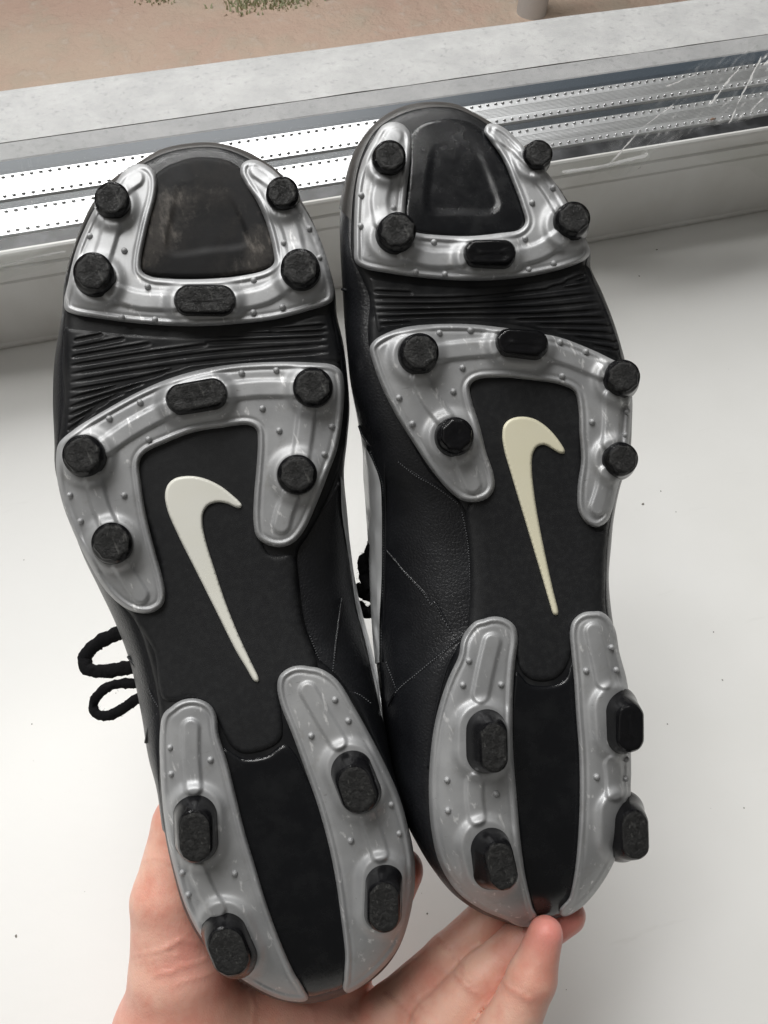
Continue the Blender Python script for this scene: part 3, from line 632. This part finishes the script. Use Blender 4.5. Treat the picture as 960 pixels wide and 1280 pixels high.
L.stitch([Hh_([(190,130),(165,300),(140,510)]), Hh_([(30,300),(70,400),(105,480)]), G([(186,330),(192,480),(218,650),(240,800),(266,960)]), Hh_([(190,570),(270,590),(340,640)]), K([(600,770),(640,850),(660,880)]), K([(655,920),(610,990),(590,1090)])])
L.panel_edge([Hh_([(190,110),(163,300),(138,520)]), K([(480,580),(560,690),(650,850)]), K([(662,910),(612,985),(586,1095)]), G([(175,330),(120,430),(60,500)])], .0005)
def lacepath(bt, pts, r, dep, flat=.55):
    P = catmull(np.array([(a[0], a[1]) for a in pts], float), 2.5, False); h_ = np.interp(np.arange(len(P)), np.linspace(0, len(P) - 1, len(dep)), dep)
    W3 = Pw(P[:, 0], P[:, 1], h_); k = len(W3)
    rr = [r * (1 + .12 * noise.noise(Vector((i * .35, r * 900, 0)))) for i in range(k)]
    V, Fc = tube(W3, rr, flat, 16, R3 @ Vector((0, 0, 1)))
    V = [tuple(Vector(v_) + noise.noise_vector(Vector(v_) * 1400) * .0004 + noise.noise_vector(Vector(v_) * 500) * .00035) for v_ in V]
    for q in range(700):   # loose fibres
        v_ = Vector(V[random.randrange(len(V))]); d_ = Vector((random.gauss(0, 1), random.gauss(0, 1), random.gauss(0, 1))).normalized() * random.uniform(.0004, .0011); e_ = d_.orthogonal().normalized() * .00004
        k_ = len(V); V += [tuple(v_ - e_), tuple(v_ + e_), tuple(v_ + d_)]; Fc.append((k_, k_ + 1, k_ + 2))
    obj('lace', V, Fc, M['lace'], bt.root)
lacepath(L, K([(560,400),(440,432),(345,475),(262,530),(222,590),(238,650),(330,668),(430,655),(560,630)]), .0027, [-40, -46, -48, -44, -38])
lacepath(L, K([(600,735),(510,742),(420,742),(335,778),(275,855),(285,915),(350,935),(450,892),(530,835),(600,800)]), .0019, [-38, -42, -46, -42, -36], .7)

# ---- right boot ----
SU = [((530,135),(527,129)),((566,135),(566,130)),((594,146),(594,142)),((617,162),(620,158)),((636,178),(640,176)),((658,196),(661,194)),((688,228),(691,226)),((706,252),(709,250)),((723,285),(726,284)),((735,315),(738,315)),((731,332),(738,333)),((746,364),(752,364)),((760,402),(767,402)),((772,440),(778,438)),((781,462),(784,462)),((788,492),(790,492)),((788,530),(790,530)),((784,570),(787,570)),((771,612),(774,613)),((763,648),(767,650)),((758,680),(764,682)),((757,720),(761,722)),((757,760),(764,762)),((764,790),(769,793)),((772,820),(775,821)),((780,855),(782,856)),((783,900),(785,900)),((785,942),(787,942)),((785,977),(787,977)),((782,1021),(784,1022)),((766,1072),(768,1074)),((744,1111),(746,1114)),((722,1134),(723,1137)),((696,1148),(697,1151)),((668,1153),(668,1157)),((650,1153),(649,1158)),((632,1147),(629,1152)),((602,1132),(597,1139)),((573,1108),(565,1116)),((551,1076),(540,1085)),((540,1030),(522,1056)),((537,977),(506,1024)),((541,916),(494,985)),((555,859),(484,932)),((570,811),(478,895)),((586,787),(473,850)),((590,741),(466,795)),((588,685),(462,735)),((584,650),(460,680)),((572,626),(457,635)),((538,592),(454,590)),((514,553),(453,560)),((492,512),(446,520)),((474,475),(438,478)),((462,440),(434,440)),((460,410),(431,410)),((462,375),(429,378)),((452,347),(427,345)),((440,320),(425,308)),((439,285),(425,270)),((442,240),(430,238)),((452,195),(444,190)),((470,163),(468,156)),((496,145),(494,138))]
Rb = Boot([a for a, _ in SU], [b_ for _, b_ in SU], (548, 130), (668, 1155), .15, 'right black football boot with yellowed cream emblem and white side stripe, heel on the fingertips')
Rb.upper(); Rb.outsole()
Rb.flex(tB([(140,540),(200,546),(300,556),(400,562),(500,560),(600,550),(700,530),(762,508),(785,560),(812,620),(835,680),(856,745),(856,775),(820,765),(740,735),(640,700),(540,680),(420,670),(300,672),(200,690),(165,702),(150,640),(142,580)]),
        [tB(g) for g in ([(155,582),(262,586)],[(158,602),(380,602),(560,588),(775,562)],[(160,621),(400,619),(600,608),(790,588)],[(165,640),(400,634),(620,628),(802,612)],[(170,658),(330,651),(620,648),(812,635)],[(175,676),(262,668)],[(560,662),(822,657)],[(620,677),(835,680)],[(680,694),(843,703)],[(730,712),(850,727)],[(780,736),(854,750)],[(650,573),(764,546)],[(700,556),(757,533)])])
Rb.sheet('toe_panel', tB([(256,135),(285,105),(325,91),(370,87),(430,98),(468,124),(488,152),(522,205),(553,272),(580,342),(588,385),(572,408),(520,420),(430,428),(350,426),(275,415),(245,404),(240,370),(246,290),(252,210)]), M['black_gloss'],
        (lambda P_: (lambda Q, d: 1.4 * np.sqrt(np.clip(1 - (1 - np.clip(d / 5, 0, 1)) ** 2, 0, 1)) - .9 * ss(-4, 5, sdf(Q, P_)) * ss(170, 240, Q[:, 1])))(catmull(tB([(325,170),(385,140),(445,165),(465,210),(490,270),(510,335),(496,352),(400,355),(315,352),(304,335),(308,270),(316,215)]), 4)), (2.6, None), 1.5)
Rb.sheet('midfoot_panel', catmull(tD([(378,180),(400,160),(480,155),(640,175),(690,195),(705,250),(700,480),(715,560),(745,600),(772,602),(768,700),(768,820),(772,845)]) + tF([(640,60),(590,70),(585,120),(572,180),(550,214),(520,231),(470,229),(440,206),(424,162),(420,100),(380,60),(320,66)]) + tD([(380,900),(383,780),(380,650),(372,545),(400,500),(435,480),(425,400),(395,290)]), 3), M['black_matte'], lambda Q, d: .9 * ss(0, 3, d) + .25, (4, None), 1.5, smoothpoly=False)
Rb.sheet('heel_strip', tF([(424,205),(460,240),(520,244),(560,228),(584,180),(595,300),(606,440),(608,560),(604,690),(592,790),(575,850),(550,897),(520,906),(480,900),(468,872),(448,790),(432,680),(420,560),(410,450),(408,350),(412,260)]), M['black_gloss'], lambda Q, d: .7 * ss(0, 5, d) + .15, (2.4, None), 1)
st = [rs_((485,202),22.5,(487,195),20.5), rs_((491,297),26.5,(497.5,287.5),23), rs_((668,199),20,(673.5,192),17.5), rs_((710.5,281),25,(717.5,272),20.5), os_((609,321),35,18.5,90,(613,315),32,15.5,90,9,False)]
Rb.plate('toe_plate', tB([(97,400),(99,340),(105,270),(122,205),(150,150),(178,108),(205,97),(235,103),(258,130),(262,165),(255,230),(247,300),(243,370),(247,402),(275,413),(350,421),(430,423),(510,415),(568,405),(586,385),(576,340),(550,270),(520,200),(485,150),(469,125),(478,104),(500,102),(535,120),(585,170),(640,230),(690,300),(730,375),(765,445),(772,470),(758,490),(700,515),(600,538),(500,549),(400,550),(300,543),(200,530),(125,515),(101,498),(97,450)]), st,
         [tB(r) for r in ([(212,135),(200,165),(195,200)],[(180,270),(170,320),(178,380)],[(250,470),(320,488),(400,487)],[(560,485),(630,465),(690,425)],[(695,350),(660,290),(630,250)],[(600,200),(560,160),(515,130)])],
         tB([(118,307),(210,343),(116,395),(325,441),(273,525),(356,532),(665,285),(606,328),(586,430),(596,519),(667,501)]))
st = [rs_((520.5,445),27.5,(525,439.5),23.5), rs_((565.5,547),27,(570.5,543.5),21.5,10,False), rs_((773.5,475),25,(779.5,470.5),21), rs_((771,575),24.5,(778.5,573.5),19.5), os_((650,432),36,20,94,(653,427.5),32,16,94,9,False)]
Rb.plate('forefoot_plate', tD([(96,80),(110,58),(150,35),(200,20),(280,12),(380,12),(480,22),(560,35),(640,50),(720,80),(780,108),(822,132),(842,165),(846,220),(842,300),(835,370),(820,430),(805,480),(790,540),(775,575),(745,592),(715,580),(693,545),(690,480),(700,400),(695,320),(692,250),(680,205),(640,185),(560,172),(470,165),(400,172),(383,190),(388,230),(410,300),(430,380),(450,440),(453,480),(435,507),(400,520),(360,515),(320,485),(270,425),(220,350),(170,270),(130,190),(105,120)]), st,
         [tD(r) for r in ([(280,95),(360,85),(450,78)],[(600,85),(670,108),(760,145)],[(790,220),(790,290),(785,350)],[(775,440),(765,490),(750,535)],[(240,170),(270,230),(310,280)],[(360,390),(375,430),(390,470)])],
         tD([(295,37),(384,29),(361,136),(335,204),(180,222),(218,296),(640,63),(714,90),(646,160),(731,291),(832,262),(826,328)]))
st = [os_((604,925),43,29.5,2,(617.5,934.5),31.5,17,-2,14), os_((611.5,1070),43,29,-14,(627,1082.5),31,18,-12,14)]
Rb.plate('heel_plate', tF([(265,160),(275,110),(305,70),(350,48),(390,52),(420,75),(428,110),(420,180),(415,250),(413,350),(416,450),(425,560),(435,680),(450,790),(468,870),(476,902),(460,926),(430,925),(400,910),(330,880),(260,830),(210,750),(188,660),(180,550),(185,440),(200,340),(230,240)]), st,
         [tF(r) for r in ([(355,120),(338,190),(322,270)],[(305,520),(305,570),(312,620)])], tF([(288,173),(271,242),(380,241),(226,514),(228,601),(366,553)]))
st = [os_((773,902),42,26,-4,(788.5,910),30,17,0,14,False), os_((779.5,1034),43,26,0,(794,1044),31,17.5,-2,14)]
Rb.plate('heel_plate', tF([(577,90),(585,60),(610,38),(645,33),(680,50),(700,85),(712,150),(735,240),(740,330),(745,440),(745,520),(738,620),(700,740),(650,825),(600,878),(560,898),(553,890),(575,850),(590,780),(600,680),(605,560),(603,440),(595,330),(588,220),(580,140)]), st,
         [tF(r) for r in ([(645,90),(660,160),(675,230)],[(700,470),(705,510),(705,550)])], tF([(695,135),(709,199),(623,202),(653,505),(738,455),(737,510)]))
emblem(Rb, tD([(654,374),(653,381),(640,381),(620,370),(595,357),(575,362),(562,385),(560,430),(567,500),(580,580),(600,680),(620,770),(635,832),(635,841),(628,844),(621,841),(612,815),(590,740),(560,640),(530,540),(500,440),(480,370),(475,330),(480,300),(500,282),(535,276),(570,284),(605,308),(635,342)]), M['emblem_yellow'])
Rb.ribbon('side_stripe', [(454.5,556),(454,595),(458,640),(461,700),(463.5,760),(466,800),(469,830)], G([(320,180),(345,230),(380,330),(388,450),(390,600),(388,800),(380,960)]) + Hh_([(378,200),(376,430)]), M['white_patent'], 2.4)
Rb.stitch([G([(330,180),(355,240),(390,330),(396,450),(398,600),(396,800),(388,960)]) + Hh_([(388,200),(384,430)]), G([(415,680),(500,780),(600,890),(640,950)]) + Hh_([(640,130),(750,305)]), Hh_([(822,272),(700,375),(580,475),(460,580),(425,650)]), G([(470,230),(560,300),(640,345),(700,385),(770,440)]), G([(790,480),(820,640),(830,800),(832,960)]), Hh_([(410,430),(440,510),(462,570)])])
Rb.panel_edge([G([(402,180),(404,330),(408,450),(408,600),(404,800),(400,960)]) + Hh_([(400,200),(392,430)]), G([(410,670),(500,775),(605,885),(645,945)]) + Hh_([(645,125),(755,300)]), Hh_([(826,265),(700,368),(580,468),(460,573),(420,650)]), G([(275,50),(300,110),(360,170),(470,225),(560,290),(645,340),(705,380),(775,435)]), Hh_([(830,270),(730,420),(670,620),(640,800),(620,960)]), tB([(62,575),(100,585),(142,605)])], .00045)
lacepath(Rb, G([(345,640),(325,700),(300,715),(300,760),(310,820),(330,860)]), .0022, [-30, -34, -36, -36], .8)
lacepath(Rb, G([(350,905),(300,880),(262,865),(250,850)]), .0026, [-34, -40, -44, -44], .6)
lacepath(Rb, Hh_([(340,175),(310,185),(275,150)]), .0022, [-34, -40, -44], .7)

# ------------------------------------------------------------------ hand (one continuous surface)
def cs(px, py, h): z = D * 1000 - h; return np.array([(px - 480) / F * z, (640 - py) / F * z, -z])   # camera space, mm
chains = {
 'palm': ([(225,1300,-44),(300,1335,-46),(390,1345,-46),(480,1350,-44)], [26,25,23,21]),
 'palm2': ([(260,1420,-52),(340,1440,-52),(430,1440,-50)], [24,24,22]),
 'palm3': ([(300,1275,-56),(400,1285,-58),(450,1290,-52)], [18,18,16]),
 'wrist': ([(330,1520,-50),(330,1640,-40),(325,1900,-10),(325,2100,20)], [24,25,31,35]),
 'thumb': ([(238,1320,-36),(226,1215,-34),(213,1125,-34),(229,1030,-38),(256,955,-42)], [21,18.5,14.2,11.2,8.5]),
 'index': ([(380,1300,-52),(430,1215,-54),(474,1150,-50),(502,1088,-44)], [13,10.5,9,8.4]),
 'middle': ([(470,1330,-46),(490,1268,-40),(560,1197,-38),(622,1138,-40),(675,1085,-44)], [15,11,8.4,8,7]),
 'ring': ([(520,1350,-34),(550,1285,-26),(604,1222,-24),(655,1176,-24),(709,1144,-24)], [14,10.5,8.6,8.0,6.6]),
 'little': ([(560,1400,-20),(634,1292,-9),(665,1222,-6),(682,1167,-5)], [14,9.6,8.1,5.9]),
}
sp = 1.15
allc = np.array([cs(*p) for k in chains.values() for p in k[0][:]])
lo = np.array([cs(140, 930, -50)[0] - 8, -470, -345]); 
pts_y = [cs(*p)[1] for k, v_ in chains.items() for p in v_[0]]
lo = np.array([-125., -300., -365.]); hi = np.array([80., -65., -255.])
nxg = [int((hi[i] - lo[i]) / sp) for i in range(3)]
ax3 = [np.arange(n_, dtype=np.float32) * sp + lo[i] for i, n_ in enumerate(nxg)]
GX, GY, GZ = np.meshgrid(*ax3, indexing='ij'); field = np.full(GX.shape, 60., np.float32)
fing = []
def capsule(a, b_, ra, rb):
    ab = b_ - a; LL = ab @ ab; t = np.clip(((GX - a[0]) * ab[0] + (GY - a[1]) * ab[1] + (GZ - a[2]) * ab[2]) / LL, 0, 1)
    return np.sqrt((GX - a[0] - t * ab[0]) ** 2 + (GY - a[1] - t * ab[1]) ** 2 + (GZ - a[2] - t * ab[2]) ** 2) - (ra + (rb - ra) * t)
def smin(a, b_, k): h_ = np.clip(.5 + .5 * (b_ - a) / k, 0, 1); return b_ * (1 - h_) + a * h_ - k * h_ * (1 - h_)
palmf = None; fingers = []
for nme, (pp, rr) in chains.items():
    f = None; q = [cs(*p) for p in pp]
    for i in range(len(q) - 1):
        c_ = capsule(q[i], q[i + 1], rr[i], rr[i + 1]); f = c_ if f is None else smin(f, c_, 2.0)
    if nme.startswith('palm') or nme in ('wrist', 'thumb'): palmf = f if palmf is None else smin(palmf, f, 14.)
    else: fingers.append((nme, f))
ff = None
for nme, f in fingers: ff = f if ff is None else smin(ff, f, 1.0)
field = smin(palmf, ff, 5.0).astype(np.float32)
def surfnets(Fd, lo, sp):
    ins = Fd < 0; nx, ny, nz_ = Fd.shape
    acc = np.zeros((nx - 1, ny - 1, nz_ - 1, 3), np.float32); cnt = np.zeros((nx - 1, ny - 1, nz_ - 1), np.float32)
    cor = [(i, j, k) for i in (0, 1) for j in (0, 1) for k in (0, 1)]
    sl = lambda c: tuple(slice(c[a], Fd.shape[a] - 1 + c[a]) for a in range(3))
    for c1 in cor:
        for a in range(3):
            if c1[a] == 0:
                c2 = list(c1); c2[a] = 1; v1, v2 = Fd[sl(c1)], Fd[sl(c2)]; m_ = (v1 < 0) != (v2 < 0)
                t = np.where(m_, v1 / np.where(m_, v1 - v2, 1), 0)
                for b_ in range(3): acc[..., b_] += np.where(m_, c1[b_] + (t if b_ == a else 0), 0)
                cnt += m_
    act = cnt > 0; idx = np.full(act.shape, -1, np.int64); idx[act] = np.arange(act.sum())
    ijk = np.argwhere(act); V = (ijk + acc[act] / cnt[act][:, None]) * sp + lo; Q = []
    for a in range(3):
        b_, c_ = (a + 1) % 3, (a + 2) % 3
        s1 = [slice(None)] * 3; s2 = [slice(None)] * 3; s1[a] = slice(0, -1); s2[a] = slice(1, None)
        m_ = ins[tuple(s1)] != ins[tuple(s2)]; e = np.argwhere(m_)
        e = e[(e[:, b_] > 0) & (e[:, c_] > 0) & (e[:, b_] < Fd.shape[b_] - 1) & (e[:, c_] < Fd.shape[c_] - 1)]
        def g_(db, dc): x = e.copy(); x[:, b_] -= db; x[:, c_] -= dc; return idx[x[:, 0], x[:, 1], x[:, 2]]
        q = np.stack([g_(0, 0), g_(1, 0), g_(1, 1), g_(0, 1)], 1); fl = ins[tuple(s1)][tuple(e.T)]
        q[~fl] = q[~fl][:, ::-1]; Q.append(q)
    return V, np.concatenate(Q)
V, Q = surfnets(field, lo, sp)
# relax
for _ in range(3):
    acc = np.zeros_like(V); cn = np.zeros(len(V))
    for a, b_ in ((0, 1), (1, 2), (2, 3), (3, 0)):
        np.add.at(acc, Q[:, a], V[Q[:, b_]]); np.add.at(cn, Q[:, a], 1); np.add.at(acc, Q[:, b_], V[Q[:, a]]); np.add.at(cn, Q[:, b_], 1)
    V = V * .5 + .5 * acc / cn[:, None]
# creases and folds pressed into the camera-facing skin
PX = 480 + V[:, 0] / -V[:, 2] * F; PY = 640 - V[:, 1] / -V[:, 2] * F; PQ = np.stack([PX, PY], 1)
kc = T(400, 980, .375); kt = T(140, 960, 260 / 960)
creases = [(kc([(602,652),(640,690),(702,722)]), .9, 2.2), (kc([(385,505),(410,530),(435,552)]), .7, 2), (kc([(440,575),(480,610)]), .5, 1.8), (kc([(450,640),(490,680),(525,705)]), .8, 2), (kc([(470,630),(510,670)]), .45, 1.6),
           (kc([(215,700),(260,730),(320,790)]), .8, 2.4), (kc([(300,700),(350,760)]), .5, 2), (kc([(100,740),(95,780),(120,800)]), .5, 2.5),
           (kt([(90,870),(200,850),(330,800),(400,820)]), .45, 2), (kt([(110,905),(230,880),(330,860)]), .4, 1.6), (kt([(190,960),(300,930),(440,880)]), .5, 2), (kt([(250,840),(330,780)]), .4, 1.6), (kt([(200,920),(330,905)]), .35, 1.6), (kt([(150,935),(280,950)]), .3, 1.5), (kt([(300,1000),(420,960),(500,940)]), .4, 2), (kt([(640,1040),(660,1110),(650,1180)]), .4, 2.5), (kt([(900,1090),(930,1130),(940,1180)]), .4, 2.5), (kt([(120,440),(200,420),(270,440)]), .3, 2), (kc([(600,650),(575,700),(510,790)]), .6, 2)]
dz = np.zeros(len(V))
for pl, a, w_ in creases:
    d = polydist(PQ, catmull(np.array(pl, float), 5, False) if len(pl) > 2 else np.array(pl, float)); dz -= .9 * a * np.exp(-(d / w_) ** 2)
front = V[:, 2] > -325
dirv = V / np.linalg.norm(V, axis=1)[:, None]
V = V - dirv * (dz * front)[:, None] * -1 * 1.0
flush = np.clip(.9 * np.exp(-(np.hypot(PX - 690, PY - 1160) / 38) ** 2) + .7 * np.exp(-(np.hypot(PX - 520, PY - 1085) / 40) ** 2) + .55 * np.exp(-(np.hypot(PX - 715, PY - 1145) / 30) ** 2) + .45 * np.exp(-(np.hypot(PX - 240, PY - 1200) / 50) ** 2) + .3 * np.exp(-(np.hypot(PX - 420, PY - 1260) / 60) ** 2), 0, 1)
Wd = (V / 1000) @ A3.T + np.array(CAM)
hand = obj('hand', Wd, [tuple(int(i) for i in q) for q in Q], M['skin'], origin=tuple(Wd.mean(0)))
at = hand.data.attributes.new('flush', 'FLOAT', 'POINT'); at.data.foreach_set('value', flush.astype(np.float32))
at = hand.data.attributes.new('crease_shade', 'FLOAT', 'POINT'); at.data.foreach_set('value', np.clip(-dz * front * .75, 0, .7).astype(np.float32))
tag(hand, 'bare left hand, palm up, cradling one boot heel and propping the other on its fingertips', 'hand')
